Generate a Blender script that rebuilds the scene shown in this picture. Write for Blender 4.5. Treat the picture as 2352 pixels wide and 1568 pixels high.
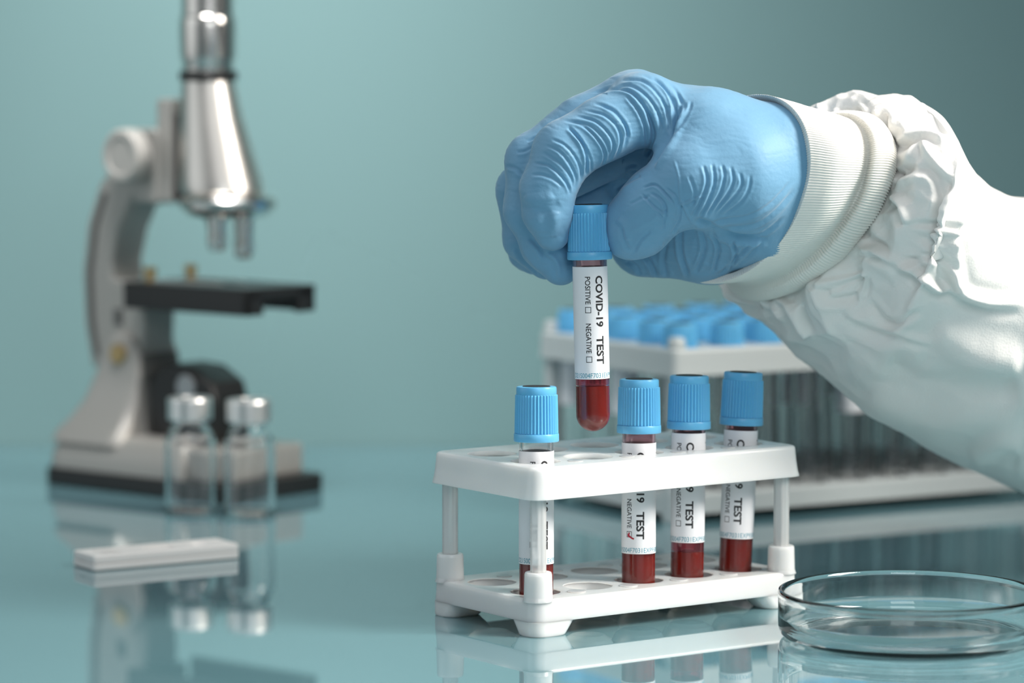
import bpy, bmesh, math, random
import numpy as np
from mathutils import Vector, Matrix
random.seed(4)
for o in list(bpy.data.objects): bpy.data.objects.remove(o, do_unlink=True)
SC = bpy.context.scene
COL = SC.collection
MM = 0.001
PI = math.pi

# ------------------------------------------------------------------ camera
H, FPX, HOR = 220.0, 7900.0, 100.0          # eye height (mm), focal length (px), horizon row
PITCH = math.atan((784 - HOR) / FPX)
FW = np.array([0, math.cos(PITCH), -math.sin(PITCH)])
UP = np.array([0, math.sin(PITCH), math.cos(PITCH)])
EYE = np.array([0, 0, H])
def at(px, py, Y):
    """world point (mm) seen at pixel px,py whose world y is Y"""
    d = FW + np.array([(px - 1176) / FPX, 0, 0]) - UP * ((py - 784) / FPX)
    return EYE + d * (Y / d[1])
def ground(px, py, z=0.0):
    d = FW + np.array([(px - 1176) / FPX, 0, 0]) - UP * ((py - 784) / FPX)
    return EYE + d * ((z - H) / d[2])
def project(P):
    Q = P - EYE; dd = Q @ FW
    return np.stack([1176 + FPX * Q[..., 0] / dd, 784 - FPX * (Q @ UP) / dd], -1)

cam = bpy.data.cameras.new('camera'); cam_o = bpy.data.objects.new('camera', cam); COL.objects.link(cam_o)
cam_o.location = (0, 0, H * MM); cam_o.rotation_euler = (PI / 2 - PITCH, 0, 0)
cam.sensor_width = 36; cam.lens = FPX / 2352 * 36
cam.clip_start = 0.05; cam.clip_end = 50
cam.dof.use_dof = True; cam.dof.focus_distance = 1.298; cam.dof.aperture_fstop = 6.4
SC.camera = cam_o
# ------------------------------------------------------------------ light
w = bpy.data.worlds.new('studio'); SC.world = w; w.use_nodes = True
w.node_tree.nodes['Background'].inputs[0].default_value = (0.70, 0.82, 0.88, 1)
w.node_tree.nodes['Background'].inputs[1].default_value = 0.115
def area(name, loc, target, size, size_y, power, col=(1, 1, 1), spread=180):
    l = bpy.data.lights.new(name, 'AREA'); l.shape = 'RECTANGLE'; l.size = size; l.size_y = size_y
    l.energy = power; l.color = col; l.spread = math.radians(spread)
    o = bpy.data.objects.new(name, l); COL.objects.link(o); o.location = loc
    o.rotation_euler = (Vector(target) - Vector(loc)).to_track_quat('-Z', 'Y').to_euler()
    return o
area('key_softbox', (0.93, 1.03, 0.75), (0.02, 1.10, 0.05), 0.34, 0.55, 4.9, (1, 0.94, 0.865), 74)
area('added_left_fill', (-1.1, 1.15, 0.45), (0.0, 1.35, 0.05), 1.2, 0.9, 1.3, (0.93, 0.98, 1.0), 120)  # area light added at the left to brighten the glass edges
area('fill_softbox', (0.16, 0.62, 0.42), (0.09, 1.34, 0.1), 0.28, 0.24, 0.92, (0.93, 0.97, 1.0))
area('added_front_fill', (0.4, -0.7, 0.8), (0.05, 1.4, 0.1), 2.0, 1.5, 4.5, (0.93, 0.97, 1.0))  # unseen area light added behind the camera for frontal fill and glass reflections
area('added_overhead_fill', (0.0, 1.25, 1.25), (0.0, 1.25, 0.0), 1.1, 0.6, 1.9, (0.95, 0.98, 1.0), 110)  # added overhead light, lifts glass rims and the insides of the holes
area('background_lamp', (-0.15, 1.48, 0.64), (-0.12, 1.88, 0.145), 0.18, 0.18, 0.85, (1, 0.99, 0.98), 76)
SC.view_settings.view_transform = 'Standard'; SC.view_settings.look = 'None'
SC.view_settings.exposure = 0.0; SC.view_settings.gamma = 1.0
SC.view_settings.use_curve_mapping = False

# ------------------------------------------------------------------ materials
def mat(name, col, rough=0.5, metal=0.0, spec=0.5, trans=0.0, ior=1.5, sss=0.0, sss_r=(1, 1, 1), sss_s=0.003, coat=0.0, sheen=0.0):
    m = bpy.data.materials.new(name); m.use_nodes = True
    b = m.node_tree.nodes['Principled BSDF']; I = b.inputs
    I['Base Color'].default_value = (*col, 1); I['Roughness'].default_value = rough
    I['Metallic'].default_value = metal; I['Specular IOR Level'].default_value = spec
    I['Transmission Weight'].default_value = trans; I['IOR'].default_value = ior
    I['Subsurface Weight'].default_value = sss; I['Subsurface Radius'].default_value = sss_r
    I['Subsurface Scale'].default_value = sss_s; I['Coat Weight'].default_value = coat
    I['Sheen Weight'].default_value = sheen
    return m
def bump(m, kind='noise', scale=200.0, strength=0.2, dist=0.0005, detail=3, rough_var=0.0):
    nt = m.node_tree; N = nt.nodes; b = N['Principled BSDF']
    tc = N.new('ShaderNodeTexCoord')
    if kind == 'voronoi':
        t = N.new('ShaderNodeTexVoronoi'); t.inputs['Scale'].default_value = scale; out = t.outputs['Distance']
    else:
        t = N.new('ShaderNodeTexNoise'); t.inputs['Scale'].default_value = scale; t.inputs['Detail'].default_value = detail; out = t.outputs['Fac']
    nt.links.new(tc.outputs['Object'], t.inputs['Vector'])
    bp = N.new('ShaderNodeBump'); bp.inputs['Strength'].default_value = strength; bp.inputs['Distance'].default_value = dist
    nt.links.new(out, bp.inputs['Height']); nt.links.new(bp.outputs['Normal'], b.inputs['Normal'])
    return m
M = {}
M['wall'] = bump(mat('teal_paint', (0.225, 0.365, 0.368), 0.75, spec=0.2), scale=60, strength=0.05)
M['table'] = mat('teal_glossy_top', (0.15, 0.30, 0.34), 0.03, spec=0.5, ior=1.75, coat=0.4)
M['table'].node_tree.nodes['Principled BSDF'].inputs['Coat Roughness'].default_value = 0.01
M['poly'] = bump(mat('milky_plastic', (0.91, 0.92, 0.89), 0.22, sss=0.8, sss_r=(1, 0.95, 0.85), sss_s=0.007, trans=0.04), scale=300, strength=0.06)
M['poly_far'] = mat('shade_greyed_plastic', (0.58, 0.62, 0.62), 0.35)  # white plastic, greyed in its colour to stand in for shade on the rack
M['rod'] = mat('clear_plastic_rod', (0.95, 0.96, 0.96), 0.22, trans=0.5, ior=1.40, sss=0.5, sss_s=0.002)
M['cap'] = mat('sky_blue_cap', (0.14, 0.49, 0.80), 0.32, spec=0.45, sss=0.15, sss_r=(0.2, 0.5, 1), sss_s=0.002)
M['sticker'] = mat('dark_print', (0.02, 0.018, 0.018), 0.6)
M['glass'] = mat('clear_glass', (1, 1, 1), 0.0, trans=1.0, ior=1.46)
M['glass_dish'] = mat('dish_glass', (0.98, 1, 1), 0.0, trans=1.0, ior=1.50)
M['paper'] = bump(mat('label_paper', (0.86, 0.865, 0.90), 0.6, spec=0.25), scale=1500, strength=0.08)
M['ink'] = mat('black_ink', (0.015, 0.015, 0.017), 0.55)
M['blue_ink'] = mat('teal_ink', (0.06, 0.32, 0.42), 0.55)
M['red_ink'] = mat('red_marker', (0.45, 0.01, 0.035), 0.45)
M['blood'] = mat('dark_red_blood', (0.26, 0.015, 0.009), 0.2, spec=0.5, sss=0.2, sss_r=(1, .1, .05), sss_s=0.001)
M['film'] = mat('blood_film', (0.80, 0.22, 0.28), 0.05, trans=0.9, ior=1.2)
M['smear'] = mat('faint_blood_smear', (0.93, 0.62, 0.66), 0.08, trans=0.92, ior=1.1)
M['glove'] = bump(mat('blue_nitrile', (0.165, 0.365, 0.55), 0.52, spec=0.35, sheen=0.25), scale=700, strength=0.32, dist=0.0004, detail=8)
M['knit'] = mat('ribbed_knit', (0.86, 0.84, 0.79), 0.9, spec=0.15, sheen=0.3)
M['sleeve'] = bump(mat('white_nonwoven_gown', (0.87, 0.855, 0.83), 0.62, spec=0.25, sss=0.12, sss_s=0.004), kind='voronoi', scale=1100, strength=0.22, dist=0.0003)
M['silver'] = mat('satin_silver_paint', (0.40, 0.385, 0.36), 0.42, metal=0.35)
M['chrome'] = mat('brushed_chrome', (0.78, 0.75, 0.71), 0.20, metal=1.0)
M['steel'] = mat('satin_aluminium', (0.70, 0.67, 0.63), 0.34, metal=1.0)
M['knobgrey'] = mat('grey_knob', (0.46, 0.44, 0.41), 0.5)
M['black'] = mat('black_plastic', (0.012, 0.012, 0.012), 0.4)
M['groove'] = mat('painted_shade_grey', (0.10, 0.10, 0.095), 0.6)  # dark grey puts the shade of arm slot and pillar opening into the colour
M['brass'] = mat('brass', (0.55, 0.40, 0.20), 0.3, metal=1.0)
M['mirror'] = mat('frosted_mirror', (0.35, 0.37, 0.38), 0.35, metal=0.6)
M['cassette'] = mat('white_abs', (0.86, 0.83, 0.81), 0.45)
M['strip'] = mat('test_strip', (0.93, 0.92, 0.90), 0.8)
M['alu'] = mat('aluminium_crimp', (0.86, 0.84, 0.82), 0.38, metal=1.0)
M['rubber'] = mat('grey_rubber', (0.25, 0.26, 0.27), 0.7)

# ------------------------------------------------------------------ helpers
def link(o, parent=None):
    COL.objects.link(o)
    if parent is not None: o.parent = parent
    return o
def mk(name, V, Fc, m, parent=None, angle=35, mi=None):
    """mesh from mm coordinates"""
    me = bpy.data.meshes.new(name)
    V = np.asarray(V, float) * MM
    me.from_pydata(V.tolist(), [], [tuple(int(i) for i in f) for f in Fc])
    ms = m if isinstance(m, (list, tuple)) else [m]
    for k in ms: me.materials.append(M[k])
    me.polygons.foreach_set('use_smooth', [True] * len(me.polygons))
    if mi is not None: me.polygons.foreach_set('material_index', np.asarray(mi, dtype=np.int32))
    me.update()
    if angle is not None: me.set_sharp_from_angle(angle=math.radians(angle))
    o = bpy.data.objects.new(name, me)
    if angle is not None and len(Fc) < 9000:
        wn = o.modifiers.new('even_shading', 'WEIGHTED_NORMAL'); wn.keep_sharp = True; wn.weight = 60
    return link(o, parent)
def tag(o, label, cat, group=None, kind=None):
    if label: o['label'] = label
    if cat: o['category'] = cat
    if group: o['group'] = group
    if kind: o['kind'] = kind
    return o
def empty(name, loc, rz=0.0, rot=None):
    o = bpy.data.objects.new(name, None); COL.objects.link(o)
    o.location = [c * MM for c in loc]
    o.rotation_euler = rot if rot is not None else (0, 0, rz)
    o.empty_display_size = 0.01
    return o
class G:
    """geometry collector in mm"""
    def __init__(s): s.V = []; s.F = []; s.mi = []
    def add(s, V, Fc, mi=0):
        n = len(s.V); s.V += [tuple(v) for v in V]; s.F += [tuple(i + n for i in f) for f in Fc]; s.mi += [mi] * len(Fc)
        return s
    def build(s, name, m, parent=None, angle=35): return mk(name, s.V, s.F, m, parent, angle, s.mi)
def lathe(prof, n=48, closed=False, c=(0, 0)):
    """prof: (r,z) list.  closed: profile is a loop"""
    V = []; Fc = []; rows = []; q = []
    for i, (r, z) in enumerate(prof):                 # support loops keep long straight walls straight
        q.append((r, z))
        if i == len(prof) - 1 and not closed: break
        r2, z2_ = prof[(i + 1) % len(prof)]; d = math.hypot(r2 - r, z2_ - z)
        if d > 3:
            for t in (0.35 / d, 1 - 0.35 / d): q.append((r + (r2 - r) * t, z + (z2_ - z) * t))
    for r, z in q:
        if r < 1e-6: rows.append([len(V)]); V.append((c[0], c[1], z))
        else:
            rows.append(list(range(len(V), len(V) + n)))
            V += [(c[0] + r * math.cos(2 * PI * k / n), c[1] + r * math.sin(2 * PI * k / n), z) for k in range(n)]
    m = len(rows)
    for i in range(m if closed else m - 1):
        a = rows[i]; b = rows[(i + 1) % m]
        for k in range(n):
            k2 = (k + 1) % n
            if len(a) == 1 and len(b) == 1: continue
            if len(a) == 1: Fc.append((a[0], b[k2], b[k]))
            elif len(b) == 1: Fc.append((a[k], a[k2], b[0]))
            else: Fc.append((a[k], a[k2], b[k2], b[k]))
    return V, Fc
def bevel_box(x0, x1, y0, y1, z0, z1, r=0.6, seg=2):
    bm = bmesh.new(); bmesh.ops.create_cube(bm, size=1)
    for v in bm.verts: v.co = Vector((x0 + (v.co.x + .5) * (x1 - x0), y0 + (v.co.y + .5) * (y1 - y0), z0 + (v.co.z + .5) * (z1 - z0)))
    bmesh.ops.bevel(bm, geom=bm.edges[:] + bm.verts[:], offset=r, segments=seg, profile=0.5, affect='EDGES')
    return bm_out(bm)
def bm_out(bm):
    bm.verts.index_update(); V = [tuple(v.co) for v in bm.verts]; Fc = [tuple(v.index for v in f.verts) for f in bm.faces]; bm.free()
    return V, Fc
def prism(poly, a0, a1, axis='y', r=0.5, seg=2):
    """extrude a 2D polygon between a0 and a1 along axis; poly coordinates are the other two axes"""
    bm = bmesh.new()
    def P(u, v, t): return {'y': (u, t, v), 'x': (t, u, v), 'z': (u, v, t)}[axis]
    A = [bm.verts.new(P(u, v, a0)) for u, v in poly]; B = [bm.verts.new(P(u, v, a1)) for u, v in poly]
    bm.faces.new(A); bm.faces.new(B[::-1]); n = len(poly)
    for i in range(n): bm.faces.new((A[i], B[i], B[(i + 1) % n], A[(i + 1) % n]))
    bmesh.ops.recalc_face_normals(bm, faces=bm.faces[:])
    if r > 0:
        cap = [e for e in bm.edges if (e.verts[0] in A and e.verts[1] in A) or (e.verts[0] in B and e.verts[1] in B)]
        bmesh.ops.bevel(bm, geom=cap, offset=r, segments=seg, profile=0.5, affect='EDGES')
    return bm_out(bm)
def rrect(x0, x1, y0, y1, r, n=8):
    P = []
    for cx, cy, a in ((x1 - r, y1 - r, 0), (x0 + r, y1 - r, 90), (x0 + r, y0 + r, 180), (x1 - r, y0 + r, 270)):
        for k in range(n + 1):
            t = math.radians(a + 90 * k / n); P.append((cx + r * math.cos(t), cy + r * math.sin(t)))
    return P
def boolean(o, cutters, op='DIFFERENCE'):
    """cut o with mesh objects, bake the result, delete the cutters"""
    o.modifiers.clear()
    for c in cutters: c.modifiers.clear()
    for c in cutters:
        md = o.modifiers.new('b', 'BOOLEAN'); md.operation = op; md.object = c; md.solver = 'EXACT'
    dg = bpy.context.evaluated_depsgraph_get(); dg.update()
    me = bpy.data.meshes.new_from_object(o.evaluated_get(dg))
    o.modifiers.clear(); o.data = me
    wn = o.modifiers.new('even_shading', 'WEIGHTED_NORMAL'); wn.keep_sharp = True; wn.weight = 60
    for c in cutters: bpy.data.objects.remove(c, do_unlink=True)
    me.set_sharp_from_angle(angle=math.radians(35))
    return o
def text_geo(s, size, offset=0.0, length=None, height=None, step=0.35):
    """triangulated text in mm, baseline origin; scaled to length/height if given; finely cut so it can wrap"""
    cu = bpy.data.curves.new('t', 'FONT'); cu.body = s; cu.size = size; cu.offset = offset; cu.resolution_u = 3
    o = bpy.data.objects.new('t', cu); COL.objects.link(o)
    dg = bpy.context.evaluated_depsgraph_get(); dg.update()
    me = bpy.data.meshes.new_from_object(o.evaluated_get(dg))
    bm = bmesh.new(); bm.from_mesh(me)
    bpy.data.objects.remove(o, do_unlink=True); bpy.data.curves.remove(cu); bpy.data.meshes.remove(me)
    xs = [v.co.x for v in bm.verts]; ys = [v.co.y for v in bm.verts]
    sx = (length / (max(xs) - min(xs))) if length else 1; sy = (height / (max(ys) - min(ys))) if height else sx
    x0, y0 = min(xs), min(ys)
    for v in bm.verts: v.co.x = (v.co.x - x0) * sx; v.co.y = (v.co.y - y0) * sy; v.co.z = 0
    L = (max(xs) - x0) * sx; Hh = (max(ys) - y0) * sy
    for ax, ext in ((0, L), (1, Hh)):
        t = step
        while t < ext:
            co = [0, 0, 0]; no = [0, 0, 0]; co[ax] = t; no[ax] = 1
            bmesh.ops.bisect_plane(bm, geom=bm.verts[:] + bm.edges[:] + bm.faces[:], plane_co=co, plane_no=no, dist=1e-5)
            t += step
    bmesh.ops.triangulate(bm, faces=bm.faces[:])
    return bm_out(bm)
def noise3(P, seed=0):
    """gradient noise, P (n,3) -> (n,) about -1..1"""
    rs = np.random.RandomState(seed); perm = rs.permutation(256); perm = np.concatenate([perm, perm, perm])
    g = rs.normal(size=(256, 3)); g /= np.linalg.norm(g, axis=1)[:, None]
    i = np.floor(P).astype(int); f = P - i; i &= 255; u = f * f * f * (f * (f * 6 - 15) + 10)
    r = 0
    for dx in (0, 1):
        for dy in (0, 1):
            for dz in (0, 1):
                h = perm[perm[perm[(i[:, 0] + dx) & 255] + ((i[:, 1] + dy) & 255)] + ((i[:, 2] + dz) & 255)]
                d = (g[h] * (f - np.array([dx, dy, dz]))).sum(1)
                wgt = (u[:, 0] if dx else 1 - u[:, 0]) * (u[:, 1] if dy else 1 - u[:, 1]) * (u[:, 2] if dz else 1 - u[:, 2])
                r = r + d * wgt
    return r * 1.6
def worley(P, seed=0):
    """distance to the nearest jittered point: flat facets with sharp borders"""
    rs = np.random.RandomState(seed); J = rs.rand(4096, 3); i = np.floor(P).astype(int); f = P - i; best = np.full(len(P), 9.0)
    for dx in (-1, 0, 1):
        for dy in (-1, 0, 1):
            for dz in (-1, 0, 1):
                h = ((i[:, 0] + dx) * 73856093 ^ (i[:, 1] + dy) * 19349663 ^ (i[:, 2] + dz) * 83492791) & 4095
                best = np.minimum(best, ((J[h] + np.array([dx, dy, dz]) - f) ** 2).sum(1))
    return np.sqrt(best)
def vnormals(V, Q):
    a, b, c = V[Q[:, 0]], V[Q[:, 1]], V[Q[:, 2]]
    n = np.cross(b - a, c - a)
    if Q.shape[1] == 4: n = n + np.cross(c - a, V[Q[:, 3]] - a)
    N = np.zeros_like(V)
    for k in range(Q.shape[1]): np.add.at(N, Q[:, k], n)
    return N / (np.linalg.norm(N, axis=1)[:, None] + 1e-12)
def crease_field(uv, lines):
    """sum of fold profiles; line = (points, depth_mm, width_px); negative = valley on the line, ridge beside it"""
    D = np.zeros(len(uv))
    for pts, dep, wd in lines:
        P = np.array(pts, float); Q = [P[0]]
        for i in range(len(P) - 1):                      # smooth the hand-drawn polyline
            p0 = P[max(i - 1, 0)]; p1 = P[i]; p2 = P[i + 1]; p3 = P[min(i + 2, len(P) - 1)]
            for t in (0.25, 0.5, 0.75, 1.0):
                Q.append(0.5 * ((2 * p1) + (-p0 + p2) * t + (2 * p0 - 5 * p1 + 4 * p2 - p3) * t * t + (-p0 + 3 * p1 - 3 * p2 + p3) * t ** 3))
        P = np.array(Q); lo = P.min(0) - 5 * wd; hi = P.max(0) + 5 * wd
        idx = np.where((uv[:, 0] > lo[0]) & (uv[:, 0] < hi[0]) & (uv[:, 1] > lo[1]) & (uv[:, 1] < hi[1]))[0]
        if not len(idx): continue
        X = uv[idx]; best = np.full(len(idx), 1e9); sg = np.zeros(len(idx)); tt = np.zeros(len(idx)); n = len(P) - 1
        for k in range(n):
            a = P[k]; ab = P[k + 1] - a; L2 = ab @ ab + 1e-9
            t = np.clip(((X - a) @ ab) / L2, 0, 1); q = X - a - t[:, None] * ab; d = np.hypot(q[:, 0], q[:, 1])
            m = d < best; best[m] = d[m]; sg[m] = np.sign(ab[0] * q[m, 1] - ab[1] * q[m, 0]); tt[m] = (k + t[m]) / n
        env = np.clip(np.minimum(tt, 1 - tt) * 5 + 0.12, 0, 1); env = env * env * (3 - 2 * env)
        s = best * sg / wd
        D[idx] += dep * env * (-np.exp(-s * s) + 0.65 * np.exp(-(s - 1.7) ** 2 / 1.1) + 0.25 * np.exp(-(s + 1.8) ** 2))
    return D

# ------------------------------------------------------------------ setting
def plane_box(name, x0, x1, y0, y1, z0, z1, m):
    V = [(x, y, z) for x in (x0, x1) for y in (y0, y1) for z in (z0, z1)]
    o = mk(name, V, [(0, 1, 3, 2), (4, 6, 7, 5), (0, 4, 5, 1), (2, 3, 7, 6), (0, 2, 6, 4), (1, 5, 7, 3)], m, None, None)
    o.data.polygons.foreach_set('use_smooth', [False] * 6); return o
wall = plane_box('wall_back', -2500, 2500, 1880, 1930, -760, 1900, 'wall'); tag(wall, None, None, kind='structure')
table = plane_box('laboratory_bench', -1100, 1100, 350, 1879, -760, 0, 'table')
tag(table, 'wide glossy teal bench top mirroring everything that stands on it', 'table')
floor = plane_box('floor', -2500, 2500, -1500, 1930, -800, -761, 'wall'); tag(floor, None, None, kind='structure')

# ------------------------------------------------------------------ capped sample tubes
R_T, R_I = 6.45, 5.45
def cap_geo(g, z0, ribs=40, seg=8):
    """ribbed screw cap; z0 is its lower edge, 20.7 mm tall"""
    n = ribs * seg; rows = []
    def ring(r, z, amp=0.0):
        out = []
        for k in range(n):
            ph = (k % seg) / seg
            rr = r + (amp * (0.5 - 0.5 * math.cos(2 * PI * ph)) ** 1.5 if amp else 0)
            t = 2 * PI * k / n; out.append((rr * math.cos(t), rr * math.sin(t), z0 + z))
        return out
    P = [(6.7, 0.3, 0), (6.7, 0, 0), (8.35, 0, 0), (8.55, 0.25, 0), (8.5, 2.75, 0), (8.35, 3.0, 0), (7.82, 3.05, .0), (7.80, 3.2, .5),
         (7.72, 8, .5), (7.62, 13, .5), (7.52, 17.5, .48), (7.50, 17.7, 0), (7.52, 17.75, 0), (7.62, 18.0, 0), (7.58, 20.1, 0), (7.4, 20.55, 0), (7.0, 20.7, 0), (5.5, 20.7, 0), (5.45, 20.55, 0)]
    V = []; Fc = []; mi = []
    for r, z, a in P: V += ring(r, z, a)
    for i in range(len(P) - 1):
        for k in range(n):
            k2 = (k + 1) % n; Fc.append((i * n + k, i * n + k2, (i + 1) * n + k2, (i + 1) * n + k)); mi.append(0)
    V.append((0, 0, z0 + 20.55)); c = len(V) - 1; b = (len(P) - 1) * n
    for k in range(n): Fc.append((b + k, b + (k + 1) % n, c)); mi.append(0)
    # dark printed disc, slightly proud of the cap
    d0 = len(V); nn = 48
    for r, z in ((5.2, 20.6), (5.2, 20.85), (5.0, 20.92)):
        V += [(r * math.cos(2 * PI * k / nn), r * math.sin(2 * PI * k / nn), z0 + z) for k in range(nn)]
    for i in range(2):
        for k in range(nn): Fc.append((d0 + i * nn + k, d0 + i * nn + (k + 1) % nn, d0 + (i + 1) * nn + (k + 1) % nn, d0 + (i + 1) * nn + k)); mi.append(1)
    V.append((0, 0, z0 + 20.92)); Fc += [(d0 + 2 * nn + k, d0 + 2 * nn + (k + 1) % nn, len(V) - 1) for k in range(nn)]; mi += [1] * nn
    g.V += V; g.F += Fc; g.mi += mi
TXT = {}
def label_geo(ztop, phi, check=False):
    """paper sleeve with printing. phi = turn (deg) of the print towards the right"""
    g = G(); R = R_T + 0.18; n = 72; L = 42.5
    V, Fc = lathe([(R_T + 0.02, ztop), (R, ztop), (R, ztop - L), (R_T + 0.02, ztop - L)], n, closed=True); g.add(V, Fc, 0)
    RR = R + 0.035
    def wrap(key, mi, place, **kw):
        if key not in TXT: TXT[key] = text_geo(**kw)
        V, Fc = TXT[key]; out = []
        for x, y, _ in V:
            a, z = place(x, y); a += math.radians(phi); out.append((RR * math.sin(a), -RR * math.cos(a), z))
        g.add(out, Fc, mi)
    def down(z0, a0): return lambda x, y: (math.radians(a0) + (y) / RR, ztop - z0 - x)
    wrap('covid', 1, down(3.4, -14), s='COVID-19', size=4, offset=0.12, length=19.3, height=3.15)
    wrap('test', 1, down(26.2, -14), s='TEST', size=4, offset=0.12, length=10.6, height=3.15)
    wrap('pos', 1, down(3.7, -48), s='POSITIVE', size=3, offset=0.03, length=10.4, height=2.05)
    wrap('neg', 1, down(21.4, -48), s='NEGATIVE', size=3, offset=0.03, length=11.2, height=2.05)
    wrap('bar', 1, down(3.6, 72), s='-', size=3, offset=0.01, length=0.5, height=2.6)
    wrap('code', 2, lambda x, y: ((x - 11.5) / RR - math.radians(6), ztop - 42.0 + y), s='D21S004F7031EXP9588GH', size=2.2, offset=0.0, length=24.6, height=1.85)
    for zb in (15.1, 33.8):                                   # tick boxes
        a0 = math.radians(-49); s = 2.3; t = 0.22
        for (x0, x1, y0, y1) in ((0, s, 0, t), (0, s, s - t, s), (0, t, 0, s), (s - t, s, 0, s)):
            ny = max(1, int((y1 - y0) / 0.4)); V = []; Fc = []
            for i in range(ny + 1):
                y = y0 + (y1 - y0) * i / ny; a = a0 + math.radians(phi) + y / RR
                for x in (x0, x1): V.append((RR * math.sin(a), -RR * math.cos(a), ztop - zb - x))
            for i in range(ny): Fc.append((2 * i, 2 * i + 1, 2 * i + 3, 2 * i + 2))
            g.add(V, Fc, 1)
    if check:                                                 # red hand-drawn tick in the NEGATIVE box
        def stroke(P, wd):
            V = []; Fc = []
            for i, (x, y) in enumerate(P):
                q = P[min(i + 1, len(P) - 1)]; p = P[max(i - 1, 0)]; dx, dy = q[0] - p[0], q[1] - p[1]; l = math.hypot(dx, dy)
                for s in (-1, 1):
                    xx = x - s * dy / l * wd / 2; yy = y + s * dx / l * wd / 2
                    a = math.radians(phi - 49) + yy / RR; V.append(((RR + .03) * math.sin(a), -(RR + .03) * math.cos(a), ztop - 33.8 - xx))
            for i in range(len(P) - 1): Fc.append((2 * i, 2 * i + 1, 2 * i + 3, 2 * i + 2))
            g.add(V, Fc, 3)
        stroke([(0.5, 1.0), (0.8, 1.3), (1.2, 1.1), (1.6, 0.6)], 0.55); stroke([(0.9, 0.7), (1.5, 0.8), (2.0, 1.5), (2.5, 2.2), (2.9, 3.2)], 0.65)
        stroke([(1.5, 0.5), (1.9, 1.1), (2.2, 1.6)], 0.7)
    return g
def glass_prof(top=70.0, t=1.0, r=R_T):
    P = [(0, 0)]
    for k in range(1, 11): a = PI / 2 * k / 10; P.append((r * math.sin(a), r - r * math.cos(a)))
    P += [(r, top * .5), (r, top), (r - t, top), (r - t, top * .5)]
    ri = r - t
    for k in range(10, 0, -1): a = PI / 2 * k / 10; P.append((ri * math.sin(a), r - ri * math.cos(a)))
    P.append((0, r - ri)); return P
def blood_prof(level):
    ri = R_I + 0.05; P = [(0, .95)]
    for k in range(1, 11): a = PI / 2 * k / 10; P.append((ri * math.sin(a), R_T - ri * math.cos(a)))
    P += [(ri, level * .6), (ri, level - .25), (ri - .35, level - .05), (ri - 1.2, level), (0, level)]
    return P
def film_prof(level, top):
    a = R_I + 0.03; b = R_I - 0.12
    return [(a, level), (a, top), (b, top), (b, level)]
CAPZ = 65.3
def sample_tube(label, loc, lean, label_top, phi, level, film, group=None, check=False, neck=True):
    """85.9 mm tall; origin at the round foot"""
    root = empty('blood_sample_tube', loc, rot=(math.radians(lean[0]), math.radians(lean[1]), 0))
    tag(root, label, 'test tube', group)
    V, Fc = lathe(glass_prof(), 64); mk('glass_tube', V, Fc, 'glass', root, 40)
    V, Fc = lathe(blood_prof(level), 56); mk('blood', V, Fc, 'blood', root, 50)
    if film > level:
        V, Fc = lathe(film_prof(level + .05, film), 48, True); f = mk('blood_film', V, Fc, 'film', root, 50); f['label'] = 'thin pink film of blood on the inner wall'
    if neck:
        V, Fc = lathe(film_prof(61.0, 65.2), 48, True); mk('blood_smear', V, Fc, 'smear', root, 50)
    g = G(); cap_geo(g, CAPZ); g.build('cap', ['cap', 'sticker'], root, 40)
    label_geo(label_top, phi, check).build('paper_label', ['paper', 'ink', 'blue_ink', 'red_ink'], root, 40)
    return root

# ------------------------------------------------------------------ front rack
RX, RY, RTH, RA, RB = 8.87, 1285.4, 0.62, 24.6, 28.55
def rack_pt(i, j, z=0, dx=0, dy=0):
    c, s = math.cos(RTH), math.sin(RTH); x = i * RA; y = j * RB
    return (RX + x * c - y * s + dx, RY + x * s + y * c + dy, z)
def cyl_obj(cx, cy, r, z0, z1, n=48):
    V, Fc = lathe([(0, z0), (r, z0), (r, z1), (0, z1)], n, c=(cx, cy)); return mk('cutter', V, Fc, 'poly')
def skirted_plate(name, x0, x1, y0, y1, r, zt, zb, flare, holes, hr, root, m='poly', cups=None, th=2.0, wall_t=2.0):
    """open-bottomed tray: top sheet with holes and a skirt that flares downwards"""
    N = 8; rows = []
    def ring(e, z, rr): return [(x, y, z) for x, y in rrect(x0 - e, x1 + e, y0 - e, y1 + e, max(rr + e, .5), N)]
    h = zt - zb
    outer = [(-1.6, zt), (-0.7, zt - .25), (-0.15, zt - .8), (0, zt - 1.6), (flare * .25, zt - h * .5), (flare * .6, zt - h * .8), (flare, zb)]
    inner = [(flare - wall_t * .8, zb), (-wall_t, zt - h * .5), (-wall_t, zt - th)]
    V = []; Fc = []; n = 4 * (N + 1)
    for e, z in outer + inner: V += ring(e, z, r)
    m_ = len(outer) + len(inner)
    for i in range(m_ - 1):
        for k in range(n): k2 = (k + 1) % n; Fc.append((i * n + k, (i + 1) * n + k, (i + 1) * n + k2, i * n + k2))
    Fc.append(tuple(range(n))); Fc.append(tuple((m_ - 1) * n + k for k in range(n))[::-1])
    o = mk(name, V, Fc, m)
    cut = G()
    for hx, hy in holes:
        V, Fc = lathe([(0, zt - th - 2), (hr, zt - th - 2), (hr, zt + 2), (0, zt + 2)], 64, c=(hx, hy)); cut.add(V, Fc)
    c = cut.build('cutter', m)
    boolean(o, [c]); o.parent = root
    return o
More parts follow.
